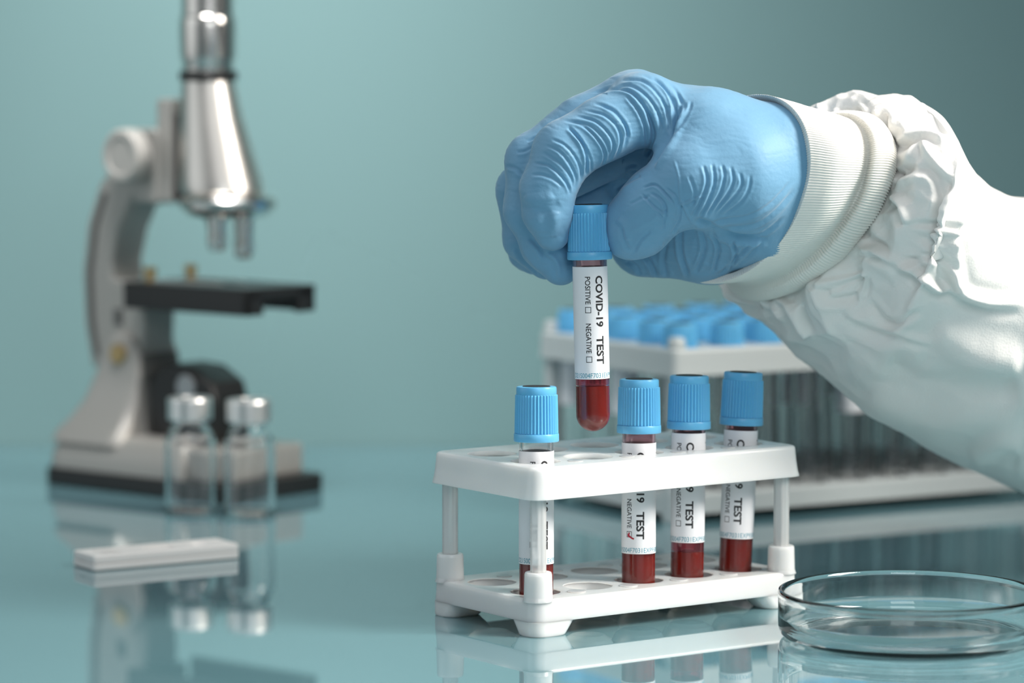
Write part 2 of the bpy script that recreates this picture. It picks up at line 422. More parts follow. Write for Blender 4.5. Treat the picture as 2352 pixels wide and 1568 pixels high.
def rack_front():
    root = empty('test_tube_rack', (RX, RY, 0), RTH)
    tag(root, 'small milky white plastic ten-hole rack in front, holding four blood tubes', 'test tube rack')
    x0, x1, y0, y1 = -13.8, 4 * RA + 16, -18.8, RB + 21
    holes = [(i * RA, j * RB) for i in range(5) for j in range(2)]
    top = skirted_plate('top_plate', x0, x1, y0, y1, 5, 63.6, 51.6, 1.6, holes, 9.5, root)
    # raised rims, small gate marks
    for hx, hy in holes:
        V, Fc = lathe([(9.5, 61.8), (10.3, 61.8), (10.1, 53.5), (9.3, 53.5)], 48, True, c=(hx, hy)); mk('hole_rim', V, Fc, 'poly', root)
    for i in range(4):
        V, Fc = lathe([(0, 63.55), (3.0, 63.55), (3.0, 63.9), (2.7, 64.0), (0, 64.0)], 24, c=((i + .5) * RA, -8.5)); mk('gate_mark', V, Fc, 'poly', root)
    # base tray with cups
    tray = skirted_plate('base_tray', x0, x1, y0, y1, 5, 14.0, 5.6, 0.5, holes, 9.5, root)
    for hx, hy in holes:
        g = G(); prof = [(9.5, 13.6), (9.3, 9.5), (8.2, 7.2), (6.0, 5.9), (0, 5.3)]
        out = [(0, 4.3), (6.3, 4.8), (9.0, 6.4), (10.3, 9.0), (10.5, 12.4), (9.5, 13.6)]
        V, Fc = lathe(prof + out[:-1], 48, c=(hx, hy)); g.add(V, Fc)
        n = 48  # close rim
        a0 = len(g.V) - len(V)
        last = a0 + len(V) - n
        g.F += [(a0 + k, last + k, last + (k + 1) % n, a0 + (k + 1) % n) for k in range(n)]; g.mi += [0] * n
        g.build('tube_cup', 'poly', root)
    for i in range(4):
        V, Fc = lathe([(0, 13.9), (3.6, 13.9), (3.6, 14.3), (3.2, 14.5), (0, 14.5)], 24, c=((i + .5) * RA, -9.5)); mk('gate_mark', V, Fc, 'poly', root)
        V, Fc = lathe([(0, 13.9), (3.0, 13.9), (3.0, 14.2), (2.7, 14.3), (0, 14.3)], 24, c=((i + .5) * RA, RB + 9)); mk('gate_mark', V, Fc, 'poly', root)
    # feet (rounded corner blocks, chamfered inwards), sockets and posts
    for sx, cx in ((1, x0), (-1, x1)):
        for sy, cy in ((1, y0), (-1, y1)):
            P = []
            r = 5.0; W = 15.5; ch = 5.0
            foot = G(); rows = []
            for z, wx, wy, e in ((0.0, 15.6, 12.6, .1), (0.5, 16.2, 13.0, .45), (5.6, 20.0, 16.8, .5), (6.0, 20.0, 16.8, -.1), (9.0, 20.0, 16.8, -.6)):
                rows.append([(cx + sx * x, cy + sy * y, z) for x, y in rrect(-e, wx, -e, wy, r, 6)])
            n = len(rows[0]); V = sum(rows, []); Fc = []
            for i in range(len(rows) - 1):
                for k in range(n): Fc.append((i * n + k, i * n + (k + 1) % n, (i + 1) * n + (k + 1) % n, (i + 1) * n + k))
            Fc.append(tuple(range(n))[::-1]); Fc.append(tuple((len(rows) - 1) * n + k for k in range(n)))
            foot.add(V, Fc); f = foot.build('foot', 'poly', root, 50)
            pc = (cx + sx * 5.2, cy + sy * 5.2)
            V, Fc = lathe([(5.9, 13), (5.4, 14.5), (5.15, 23.0), (4.9, 23.8), (4.5, 24.0), (2.9, 24.0), (2.9, 13)], 40, True, c=pc); mk('post_socket', V, Fc, 'poly', root)
            V = []; Fc = []; n = 32
            for z in (14.0, 36.0, 61.0):
                V += [(pc[0] + (2.85 + (.18 if k % 4 < 2 else -.05)) * math.cos(2 * PI * k / n), pc[1] + (2.85 + (.18 if k % 4 < 2 else -.05)) * math.sin(2 * PI * k / n), z) for k in range(n)]
            for i in range(2):
                for k in range(n): Fc.append((i * n + k, i * n + (k + 1) % n, (i + 1) * n + (k + 1) % n, (i + 1) * n + k))
            Fc.append(tuple(range(n))[::-1]); Fc.append(tuple(2 * n + k for k in range(n)))
            p = mk('post', V, Fc, 'rod', root, 60); p['label'] = 'clear ribbed plastic post'
    return root
rack_front()
GRP = 'blood tubes standing in the small front rack'
def tube_in_rack(i, label, dx_foot, lean, ltop, phi, level, film, check=False, neck=True):
    x, y, z = rack_pt(i, 0)
    return sample_tube(label, (x + dx_foot, y - 1.3, 5.7), lean, ltop, phi, level, film, GRP, check, neck)
tube_in_rack(0, 'blue-capped blood tube in the front rack at its left end, behind the corner post', 0.3, (-2.0, 0.0), 61.8, 27, 22.5, 0, neck=False)
tube_in_rack(2, 'blue-capped blood tube in the front rack with a red tick in the NEGATIVE box', -0.2, (-2.0, 0.1), 61.6, 4, 22.0, 0, True)
tube_in_rack(3, 'blue-capped blood tube in the front rack, unticked, blood level showing just below its label', -0.8, (-2.0, 0.5), 63.8, 3, 17.7, 22.0)
tube_in_rack(4, 'blue-capped blood tube nearest the right end of the front rack, leaning right', -1.4, (-2.0, 2.2), 63.3, -3, 23.5, 0)
# the tube held in the fingers
HT = at(1352, 470, 1300); HB = at(1363, 990, 1298.2)
ax = (HT - HB) / np.linalg.norm(HT - HB)
held = sample_tube('blood tube held in the air by the gloved fingers, whole COVID-19 TEST label showing', tuple(HB), (0, 0), 62.7, 29, 17.6, 20.5)
held.rotation_euler = (-math.asin(ax[1]), math.asin(ax[0]), 0)
held['category'] = 'test tube'

# ------------------------------------------------------------------ petri dish
dc = ground(2090, 1464)
def petri():
    root = empty('petri_dish', (dc[0], dc[1], 0))
    tag(root, 'empty clear glass petri dish standing on the bench at the right edge', 'petri dish')
    R = 49.0
    P = [(0, 0.5), (R - 8, 0.5), (R - 6.5, 0.05), (R - 5, 0.05), (R - 2.6, .5), (R - .9, 1.8), (R - .1, 4.0), (R, 7), (R, 15), (R + .15, 16.8), (R - .2, 17.8), (R - 1.1, 18.1), (R - 1.9, 17.7), (R - 2.2, 16.5),
         (R - 2.1, 8), (R - 2.4, 5.5), (R - 3.6, 3.6), (R - 5.5, 2.9), (R - 9, 2.7), (0, 2.7)]
    V, Fc = lathe(P, 160); mk('glass_dish', V, Fc, 'glass_dish', root, 50)
petri()

# ------------------------------------------------------------------ antigen test cassette
def cassette():
    a = ground(215, 1313); b = ground(551, 1283); rz = math.atan2(b[1] - a[1], b[0] - a[0]); L = math.hypot(b[0] - a[0], b[1] - a[1])
    root = empty('rapid_test_cassette', (a[0], a[1], 0), rz)
    tag(root, 'flat white plastic rapid test cassette lying on the bench before the vials', 'test cassette')
    W = 21.0
    g = G(); V, Fc = prism(rrect(0, L, 0, W, 1.6, 5), 0.3, 3.0, 'z', .4); g.add(V, Fc); g.build('lower_shell', 'cassette', root)
    V, Fc = prism(rrect(.15, L - .15, .15, W - .15, 1.6, 5), 3.05, 6.6, 'z', .7, 3); top = mk('upper_shell', V, Fc, 'cassette', root)
    cu = G()
    V, Fc = prism(rrect(L * .40, L * .62, W / 2 - 2.6, W / 2 + 2.6, 2.4, 6), 4.4, 9, 'z', 0); cu.add(V, Fc)
    n = 32; V = []; Fc = []
    for z, r in ((4.4, 2.4), (7.2, 4.2)): V += [(L * .79 + r * math.cos(2 * PI * k / n) * 1.25, W / 2 + r * math.sin(2 * PI * k / n) * .9, z) for k in range(n)]
    Fc = [(k, (k + 1) % n, n + (k + 1) % n, n + k) for k in range(n)] + [tuple(range(n))[::-1], tuple(range(n, 2 * n))]; cu.add(V, Fc)
    for k in range(4):
        V, Fc = bevel_box(L * .10 + k * 2.2, L * .10 + k * 2.2 + 1.1, 3, W - 3, 6.1, 8, .1, 1); cu.add(V, Fc)
    V, Fc = bevel_box(-2, 1.2, W * .45, W * .62, 1.2, 3.6, .1, 1); cu.add(V, Fc)
    c = cu.build('cutter', 'cassette'); top.parent = None; boolean(top, [c]); top.parent = root
    V, Fc = bevel_box(L * .41, L * .61, W / 2 - 2.2, W / 2 + 2.2, 4.0, 4.6, .1, 1); s = mk('test_strip', V, Fc, 'strip', root)
cassette()

# ------------------------------------------------------------------ glass vials
def vial(px, py, label):
    c = ground(px, py); root = empty('glass_vial', (c[0], c[1], 0)); tag(root, label, 'vial', 'empty glass vials in front of the microscope')
    R = 12.2
    P = [(0, .9), (R - 3, .7), (R - 1.6, .05), (R - .6, .3), (R, 1.4), (R, 32), (R - .4, 35), (R - 2.4, 38.6), (8.6, 40.8), (7.8, 42.2), (7.8, 45.2), (9.6, 46), (9.6, 50.2), (6.2, 50.2), (6.2, 41),
         (R - 3.0, 37), (R - 2.2, 34), (R - 1.9, 32), (R - 1.9, 3.4), (R - 2.2, 2.4), (0, 2.2)]
    V, Fc = lathe(P, 64); mk('glass_body', V, Fc, 'glass', root, 50)
    V, Fc = lathe([(0, 50.3), (6.1, 50.3), (6.1, 46), (3.5, 46), (3.4, 49.0), (0, 49.0)], 32); mk('rubber_stopper', V, Fc, 'rubber', root)
    V, Fc = lathe([(8.6, 44.0), (10.2, 44.0), (10.6, 44.6), (10.6, 53.4), (10.2, 54.3), (9.4, 54.6), (4.8, 54.6), (4.6, 54.2), (0, 54.2), (0, 50.35), (9.7, 50.35), (9.7, 44.5), (8.6, 44.5)], 48); mk('crimp_cap', V, Fc, 'alu', root, 40)
vial(438, 1176, 'left of the two clear glass vials with silver crimp caps')
vial(573, 1182, 'right of the two clear glass vials with silver crimp caps')

# ------------------------------------------------------------------ microscope
def microscope():
    D0 = 1740.0; YAW = -math.radians(40)
    s = FPX / D0
    x0 = (218 - 1176) / s; root = empty('microscope', (x0, D0, 0), YAW)
    tag(root, 'silver and black microscope standing behind the two vials', 'microscope')
    def lz(py): return H - (py - HOR) / s
    # base: black sole and silver housing with a sloping back
    V, Fc = prism(rrect(-2, 126, -36, 36, 6, 8), 0.0, 9, 'z', 1.2); mk('base_sole', V, Fc, 'black', root)
    rows = []; prof = [(0.5, 9), (0.8, 15), (3, 21), (6, 24.5), (9, 26), (12, 26.6)]
    def ring(e, z): return [(x, y, z) for x, y in rrect(-1 + e * .9, 92 - e * .3, -35 + e, 35 - e, 7 - e * .3, 8)]
    V = sum([ring(e, z) for e, z in prof], []); n = 36; Fc = []
    for i in range(len(prof) - 1):
        for k in range(n): Fc.append((i * n + k, i * n + (k + 1) % n, (i + 1) * n + (k + 1) % n, (i + 1) * n + k))
    Fc.append(tuple((len(prof) - 1) * n + k for k in range(n))); mk('base_housing', V, Fc, 'silver', root)
    g = G(); V, Fc = bevel_box(88, 117, -27, 29, 8.5, 24, 2, 3); g.add(V, Fc); g.build('front_panel', 'silver', root)
    # pillar rising from the base (cheeks that hold the arm)
    poly = [(4, 24), (56, 24), (50, 34), (47, 60), (44, 70), (37, 76), (28, 76), (21, 70), (19, 60), (14, 45), (8, 34)]
    rows = [rrect(*q, z) if False else [(x, y, z) for x, y in rrect(*q, rr, 6)] for z, q, rr in ((22, (-1, 50, -34, 31), 7), (27, (0, 49, -32, 29), 7), (33, (4, 48, -26, 24), 6), (42, (9, 47, -20, 19), 5), (54, (14, 46, -16.5, 16.5), 4), (66, (19, 45, -15.5, 15.5), 4), (73, (23, 42, -15, 15), 4), (76, (28, 37, -14, 14), 3))]
    n = len(rows[0]); V = sum(rows, []); Fc = [(i * n + k, i * n + (k + 1) % n, (i + 1) * n + (k + 1) % n, (i + 1) * n + k) for i in range(len(rows) - 1) for k in range(n)]
    Fc.append(tuple((len(rows) - 1) * n + k for k in range(n))); mk('pillar', V, Fc, 'silver', root, 60)
    V, Fc = prism([(12, 22), (56, 22), (51, 36), (47, 66), (30, 70), (22, 58)], -11.9, 11.9, 'y', .5); mk('pillar_core', V, Fc, 'groove', root)
    # curved arm
    outer = [(8, 58), (3, 80), (2, 105), (6, 130), (15, 150), (26, 160)]; inner = [(46, 160), (40, 148), (28, 128), (23, 112), (24, 103), (44, 101), (46, 84), (44, 62)]
    arm = outer + [(35, 168)] + inner
    V, Fc = prism(arm, -11, 11, 'y', 1.6, 3); mk('arm', V, Fc, 'silver', root)
    g = G(); V, Fc = prism([(11, 64), (7, 82), (6, 105), (10, 128), (17.5, 146), (21, 146), (13.5, 128), (9.8, 105), (10.8, 82), (14, 64)], -11.8, -10.8, 'y', .2); g.add(V, Fc); 
    V, Fc = bevel_box(25, 31, -11.7, -10.9, 80, 88, .3); g.add(V, Fc)
    g.build('arm_groove_shade', 'groove', root)  # raised dark strip drawn as the shade inside the arm's slot
    def disc(name, u, z, r, y0, y1, m, r2=None, parent=root):
        V, Fc = lathe([(0, 0), (r, 0), (r, (y1 - y0) * .8), (r * .9, y1 - y0), (0, y1 - y0)], 40)
        V = [(u + a, y0 - (y0 - y1) * 0 + (y1 - y0) - c if False else y1 - c, z + b) for a, b, c in V]; return mk(name, V, [f[::-1] for f in Fc], m, parent)
    disc('pivot_bolt', 33, 66, 5, -17.8, -15.5, 'brass')
    # focus block and knob
    V, Fc = bevel_box(38, 56, -11, 11, 141, 178, 2, 3); mk('focus_block', V, Fc, 'silver', root)
    g = G(); V, Fc = bevel_box(54, 64, -9, 9, 142, 193, 1.5, 2); g.add(V, Fc); g.build('rack_slide', 'silver', root)
    V, Fc = bevel_box(60, 71, -6, 6, 143, 186, 1, 2); mk('slide_rail', V, Fc, 'black', root)
    for yy, sg in ((-13, -1), (13, 1)):
        V, Fc = lathe([(0, 0), (6, 0), (6, 3), (13, 4), (13.4, 6), (13.2, 12), (12, 13.4), (9.4, 13.4), (8.8, 12.6), (0, 12.6)], 48)
        V = [(44 + a, sg * (11 + c), 165 + b) for a, b, c in V]; k = mk('focus_knob', V, Fc, 'knobgrey', root)
    # body tube: skewed cone, nosepiece, objectives
    def cone(rows, m, name, seg=56, angle=35):
        V = []; Fc = []
        for u, r, z in rows: V += [(8.5 + u + r * math.cos(2 * PI * k / seg), r * math.sin(2 * PI * k / seg), z) for k in range(seg)]
        for i in range(len(rows) - 1):
            for k in range(seg): Fc.append((i * seg + k, i * seg + (k + 1) % seg, (i + 1) * seg + (k + 1) % seg, (i + 1) * seg + k))
        Fc.append(tuple(range(seg))[::-1]); Fc.append(tuple((len(rows) - 1) * seg + k for k in range(seg))); return mk(name, V, Fc, m, root, angle)
    cone([(81.5, 19.5, lz(432)), (81.5, 20.6, lz(425)), (80.5, 20.4, lz(400)), (75, 15.2, lz(260)), (73, 13.2, lz(190)), (73, 13, lz(183))], 'steel', 'body_cone')
    cone([(73, 13.4, lz(182)), (73, 14.4, lz(178)), (73, 14.4, lz(164)), (73, 13.4, lz(160))], 'black', 'collar')
    cone([(73, 12.4, lz(160)), (73, 12.6, lz(140)), (73, 13.8, lz(128)), (73, 14.0, lz(60)), (73, 13.8, lz(44)), (73, 12.8, lz(38)), (73, 12.8, lz(0)), (73, 13.0, lz(-20)), (73, 14.2, lz(-24)), (73, 14.2, lz(-110)), (73, 12, lz(-116)), (73, 10, lz(-150))], 'chrome', 'eyepiece_tube')
    cone([(86, 12, lz(484)), (86, 19, lz(480)), (86, 23.4, lz(462)), (86, 23.8, lz(446)), (86, 22, lz(436)), (84, 18, lz(430))], 'chrome', 'nosepiece')
    for u, v, zb, zt, r in ((97.5, -11, lz(556), lz(470), 4.7), (104, 1, lz(574), lz(470), 4.9), (84, 1, lz(512), lz(470), 4.6)):
        V = []; Fc = []; seg = 32
        for dz, rr in ((0, r * .5), (.2, r * .72), (3.2, r), (8, r), (8.4, r * .92), (zt - zb, r * 1.05)): V += [(u + rr * math.cos(2 * PI * k / seg), v + rr * math.sin(2 * PI * k / seg), zb + dz) for k in range(seg)]
        for i in range(5):
            for k in range(seg): Fc.append((i * seg + k, i * seg + (k + 1) % seg, (i + 1) * seg + (k + 1) % seg, (i + 1) * seg + k))
        Fc.append(tuple(range(seg))[::-1]); mk('objective_lens', V, Fc, 'chrome', root)
    # stage with clips
    zt = 103.0
    V, Fc = prism([(45, -24), (130, -24), (130, 24), (45, 24)], zt - 2.5, zt, 'z', .6); g = G(); g.add(V, Fc)
    V, Fc = bevel_box(45, 130, -24, -20, zt - 13, zt - .6, .8); g.add(V, Fc); V, Fc = bevel_box(45, 130, 20, 24, zt - 13, zt - .6, .8); g.add(V, Fc)
    V, Fc = bevel_box(126, 130, -24, -12, zt - 13, zt - .6, .8); g.add(V, Fc); V, Fc = bevel_box(126, 130, 12, 24, zt - 13, zt - .6, .8); g.add(V, Fc); V, Fc = bevel_box(126, 130, -24, 24, zt - 5.5, zt - .6, .6); g.add(V, Fc)
    V, Fc = bevel_box(36, 52, -11, 11, zt - 12, zt - 1, .8); g.add(V, Fc)
    g.build('stage', 'black', root)
    for v in (-14, 14):
        cl = G(); V, Fc = prism([(54, v - 1.6), (96, v * .55 - 1.4), (99, v * .55), (96, v * .55 + 1.4), (54, v + 1.6)], zt + .3, zt + .9, 'z', .1); cl.add(V, Fc); c = cl.build('stage_clip', 'steel', root)
        V, Fc = lathe([(0, zt), (2.6, zt), (2.6, zt + 4), (3.4, zt + 4.2), (3.4, zt + 7), (0, zt + 7.4)], 20, c=(54, v)); mk('clip_screw', V, Fc, 'brass', c)
    # illuminator / mirror housing
    V, Fc = prism([(50, 26), (94, 26), (97, 44), (93, 55), (80, 62), (66, 63), (56, 60), (50, 50)], -13, 13, 'y', 3, 3); ill = mk('illuminator', V, Fc, 'black', root)
    V, Fc = lathe([(0, 0), (6, 0), (6.4, 1), (5.6, 1.6), (0, 1.6)], 36); V = [(78 + a, -13 - c, 52 + b) for a, b, c in V]; mk('mirror_disc', V, Fc, 'mirror', ill)
microscope()

# ------------------------------------------------------------------ back rack with capped tubes
def rack_back():
    th = math.radians(30); c0 = at(1545, 1212, 1566); NX, NY, SP = 9, 5, 24.0
    root = empty('large_test_tube_rack', (c0[0], c0[1], 0), th)
    tag(root, 'large white plastic rack behind the arm, packed with blue-capped tubes', 'test tube rack')
    W, L = NX * SP + 2, NY * SP + 2
    holes = [(13 + i * SP, 13 + j * SP) for i in range(NX) for j in range(NY)]
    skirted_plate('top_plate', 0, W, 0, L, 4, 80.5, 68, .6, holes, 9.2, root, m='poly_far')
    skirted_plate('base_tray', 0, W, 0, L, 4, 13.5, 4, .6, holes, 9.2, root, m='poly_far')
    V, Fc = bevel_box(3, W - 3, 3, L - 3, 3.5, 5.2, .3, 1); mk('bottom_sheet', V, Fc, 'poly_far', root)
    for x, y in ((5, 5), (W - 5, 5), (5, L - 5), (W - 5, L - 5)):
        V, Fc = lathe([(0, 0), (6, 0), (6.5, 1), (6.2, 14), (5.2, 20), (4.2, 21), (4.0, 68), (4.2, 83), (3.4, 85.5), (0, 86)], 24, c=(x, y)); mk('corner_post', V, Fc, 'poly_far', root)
    # prototype tube
    cr, sr = math.cos(th), math.sin(th)
    def P(i, j): x, y = holes[i * NY + j]; return ((c0[0] + x * cr - y * sr) * MM, (c0[1] + x * sr + y * cr) * MM)
    proto = empty('capped_test_tube', (0, 0, 0))
    V, Fc = lathe(glass_prof(70), 24); mk('glass_tube', V, Fc, 'glass', proto, 40)
    g = G(); cap_geo(g, CAPZ, 32, 4); g.build('cap', ['cap', 'sticker'], proto, 40)
    V, Fc = lathe([(R_T + .02, 62), (R_T + .2, 62), (R_T + .2, 40), (R_T + .02, 40)], 32, True); mk('paper_label', V, Fc, 'paper', proto)
    kids = list(proto.children); first = True; rnd = random.Random(3)
    rown = ['front', 'second', 'middle', 'fourth', 'rearmost']; coln = ['%s column from its left end' % q for q in ('first', 'second', 'third', 'fourth', 'fifth', 'sixth', 'seventh', 'eighth', 'ninth')]
    for j in range(NY):
        for i in range(NX):
            if first: r = proto; first = False
            else:
                r = proto.copy(); COL.objects.link(r)
                for k in kids:
                    if k.name.startswith('paper_label') and (i * 3 + j * 2) % 4: continue
                    c = k.copy(); c.parent = r; COL.objects.link(c)
            x, y = P(i, j); low = (i, j) in ((2, 1), (4, 2), (1, 3))
            r.location = (x, y, 5.3 * MM); r.rotation_euler = (math.radians(rnd.uniform(-1.5, 1.5)), math.radians(rnd.uniform(-1.5, 1.5)), rnd.uniform(0, 6))
            tag(r, 'blurred blue-capped tube in large back rack, %s row, %s' % (rown[j], coln[i]), 'test tube', 'blue-capped tubes in the large back rack')
rack_back()

# ------------------------------------------------------------------ gloved hand (implicit surface -> mesh)
Y0 = 1300.0
def hp(px, py, wd): return at(px, py, Y0 + wd)
class Body:
    def __init__(s, lo, hi, h):
        s.lo = np.array(lo, np.float32); s.h = h; s.n = np.ceil((np.array(hi) - np.array(lo)) / h).astype(int) + 1
        s.ax = [(s.lo[k] + h * np.arange(s.n[k])).astype(np.float32) for k in range(3)]
        s.D = np.full(s.n, 30.0, np.float32)
    def capsule(s, D, a, b, r1, r2, k):
        rr = max(r1, r2) + 9; sl = []
        for q in range(3):
            m = min(a[q], b[q]) - rr; M_ = max(a[q], b[q]) + rr
            i0 = max(0, int((m - s.lo[q]) / s.h)); i1 = min(s.n[q], int((M_ - s.lo[q]) / s.h) + 2); sl.append(slice(i0, i1))
        X = s.ax[0][sl[0]][:, None, None] - a[0]; Y = s.ax[1][sl[1]][None, :, None] - a[1]; Z = s.ax[2][sl[2]][None, None, :] - a[2]
        ba = (b - a).astype(np.float32); L2 = float(ba @ ba) + 1e-6
        t = np.clip((X * ba[0] + Y * ba[1] + Z * ba[2]) / L2, 0, 1)
        d = np.sqrt((X - t * ba[0]) ** 2 + (Y - t * ba[1]) ** 2 + (Z - t * ba[2]) ** 2) - (r1 + (r2 - r1) * t)
        E = D[tuple(sl)]; h = np.maximum(k - np.abs(E - d), 0) / k
        D[tuple(sl)] = np.minimum(E, d) - h * h * k * 0.25
    def chain(s, D, pts, k):
        for p, q in zip(pts[:-1], pts[1:]): s.capsule(D, hp(*p[:3]), hp(*q[:3]), p[3], q[3], k)
def surface_nets(D, lo, h):
    S = D < 0; nx, ny, nz = D.shape
    cor = [(i, j, k) for i in (0, 1) for j in (0, 1) for k in (0, 1)]
    cs = [S[i:nx - 1 + i, j:ny - 1 + j, k:nz - 1 + k] for i, j, k in cor]
    cnt = sum(c.astype(np.int8) for c in cs); act = (cnt > 0) & (cnt < 8)
    idx = np.full(act.shape, -1, np.int64); I, J, K = np.nonzero(act); idx[I, J, K] = np.arange(len(I))
    P = np.zeros((len(I), 3)); Wt = np.zeros(len(I))
    vals = {c: D[I + c[0], J + c[1], K + c[2]].astype(float) for c in cor}
    for a in cor:
        for q in range(3):
            if a[q] == 0:
                b = list(a); b[q] = 1; b = tuple(b); va, vb = vals[a], vals[b]; m = (va < 0) != (vb < 0)
                t = np.where(m, va / (va - vb + 1e-12), 0); c = np.zeros((len(I), 3)) + np.array(a); c[:, q] = t
                P[m] += c[m]; Wt[m] += 1
    V = (P / Wt[:, None] + np.stack([I, J, K], 1)) * h + lo
    Q = []
    for q in range(3):
        o = [(1, 2), (2, 0), (0, 1)][q]
        sh = [slice(None)] * 3; sh2 = [slice(None)] * 3; sh[q] = slice(0, -1); sh2[q] = slice(1, None)
        A = S[tuple(sh)]; B = S[tuple(sh2)]; E = np.argwhere(A != B)
        E = E[(E[:, o[0]] > 0) & (E[:, o[1]] > 0) & (E[:, o[0]] < D.shape[o[0]] - 1) & (E[:, o[1]] < D.shape[o[1]] - 1)]
        f = A[E[:, 0], E[:, 1], E[:, 2]]
        def cell(d0, d1):
            C = E.copy(); C[:, o[0]] -= d0; C[:, o[1]] -= d1; return idx[C[:, 0], C[:, 1], C[:, 2]]
        qd = np.stack([cell(1, 1), cell(0, 1), cell(0, 0), cell(1, 0)], 1)
        qd[~f] = qd[~f][:, ::-1]; Q.append(qd)
    Q = np.concatenate(Q); Q = Q[(Q >= 0).all(1)]
    return V, Q
HAND = {
 'index': [(1480, 250, 3, 13), (1390, 295, -1, 12.0), (1297, 347, -3, 11.6), (1258, 435, -3, 10.5), (1259, 490, -2, 9.3), (1268, 535, -0.5, 6.7)],
 'middle': [(1455, 238, 17, 12.5), (1345, 290, 16, 12), (1230, 372, 14, 11.3), (1222, 480, 13, 10.6), (1255, 565, 13, 9.3), (1288, 613, 12, 7.0)],
 'ring': [(1440, 320, 37, 12), (1205, 440, 32, 10.8), (1212, 545, 30, 9.5), (1255, 600, 28, 7.2)],
 'little': [(1430, 430, 54, 11), (1235, 525, 46, 9.6), (1217, 575, 42, 8.2), (1229, 592, 38, 6.6)],
 'thumb': [(1690, 400, -6, 20), (1600, 415, -11, 16), (1500, 478, -6, 12.3), (1462, 521, -1.5, 10.2)], 'thumb_tip': [(1492, 452, -4, 9), (1430, 490, -1, 5.2), (1442, 548, -1, 6.8), (1475, 530, -3, 9)],
}
PALM = [[(1480, 250, 3, 13), (1625, 300, 3, 13), (1770, 342, 8, 16.5)], [(1455, 238, 17, 12.5), (1620, 292, 20, 13), (1770, 362, 22, 16)],
        [(1440, 320, 37, 12), (1770, 420, 30, 18)], [(1430, 430, 54, 11), (1770, 480, 35, 18)],
        [(1478, 560, 44, 13), (1640, 553, 38, 15), (1760, 480, 26, 22)], [(1480, 520, 50, 12), (1440, 430, 52, 11)],
        [(1590, 400, -8, 14), (1640, 305, 0, 13)], [(1640, 320, -2, 14), (1786, 334, -1, 14)], [(1690, 400, -4, 18), (1722, 486, 11, 14)], [(1640, 410, 0, 16), (1620, 500, 30, 18), (1740, 470, 12, 20)],
        [(1690, 400, -3, 18), (1844, 404, 10, 19)], [(1770, 365, 14, 18), (1990, 400, 62, 20)], [(1760, 480, 26, 20), (1990, 460, 66, 20)], [(1500, 330, 30, 10), (1600, 440, 30, 14)]]
def z2(pts): return [(1100 + x / 2.904, 140 + y / 2.904) for x, y in pts]
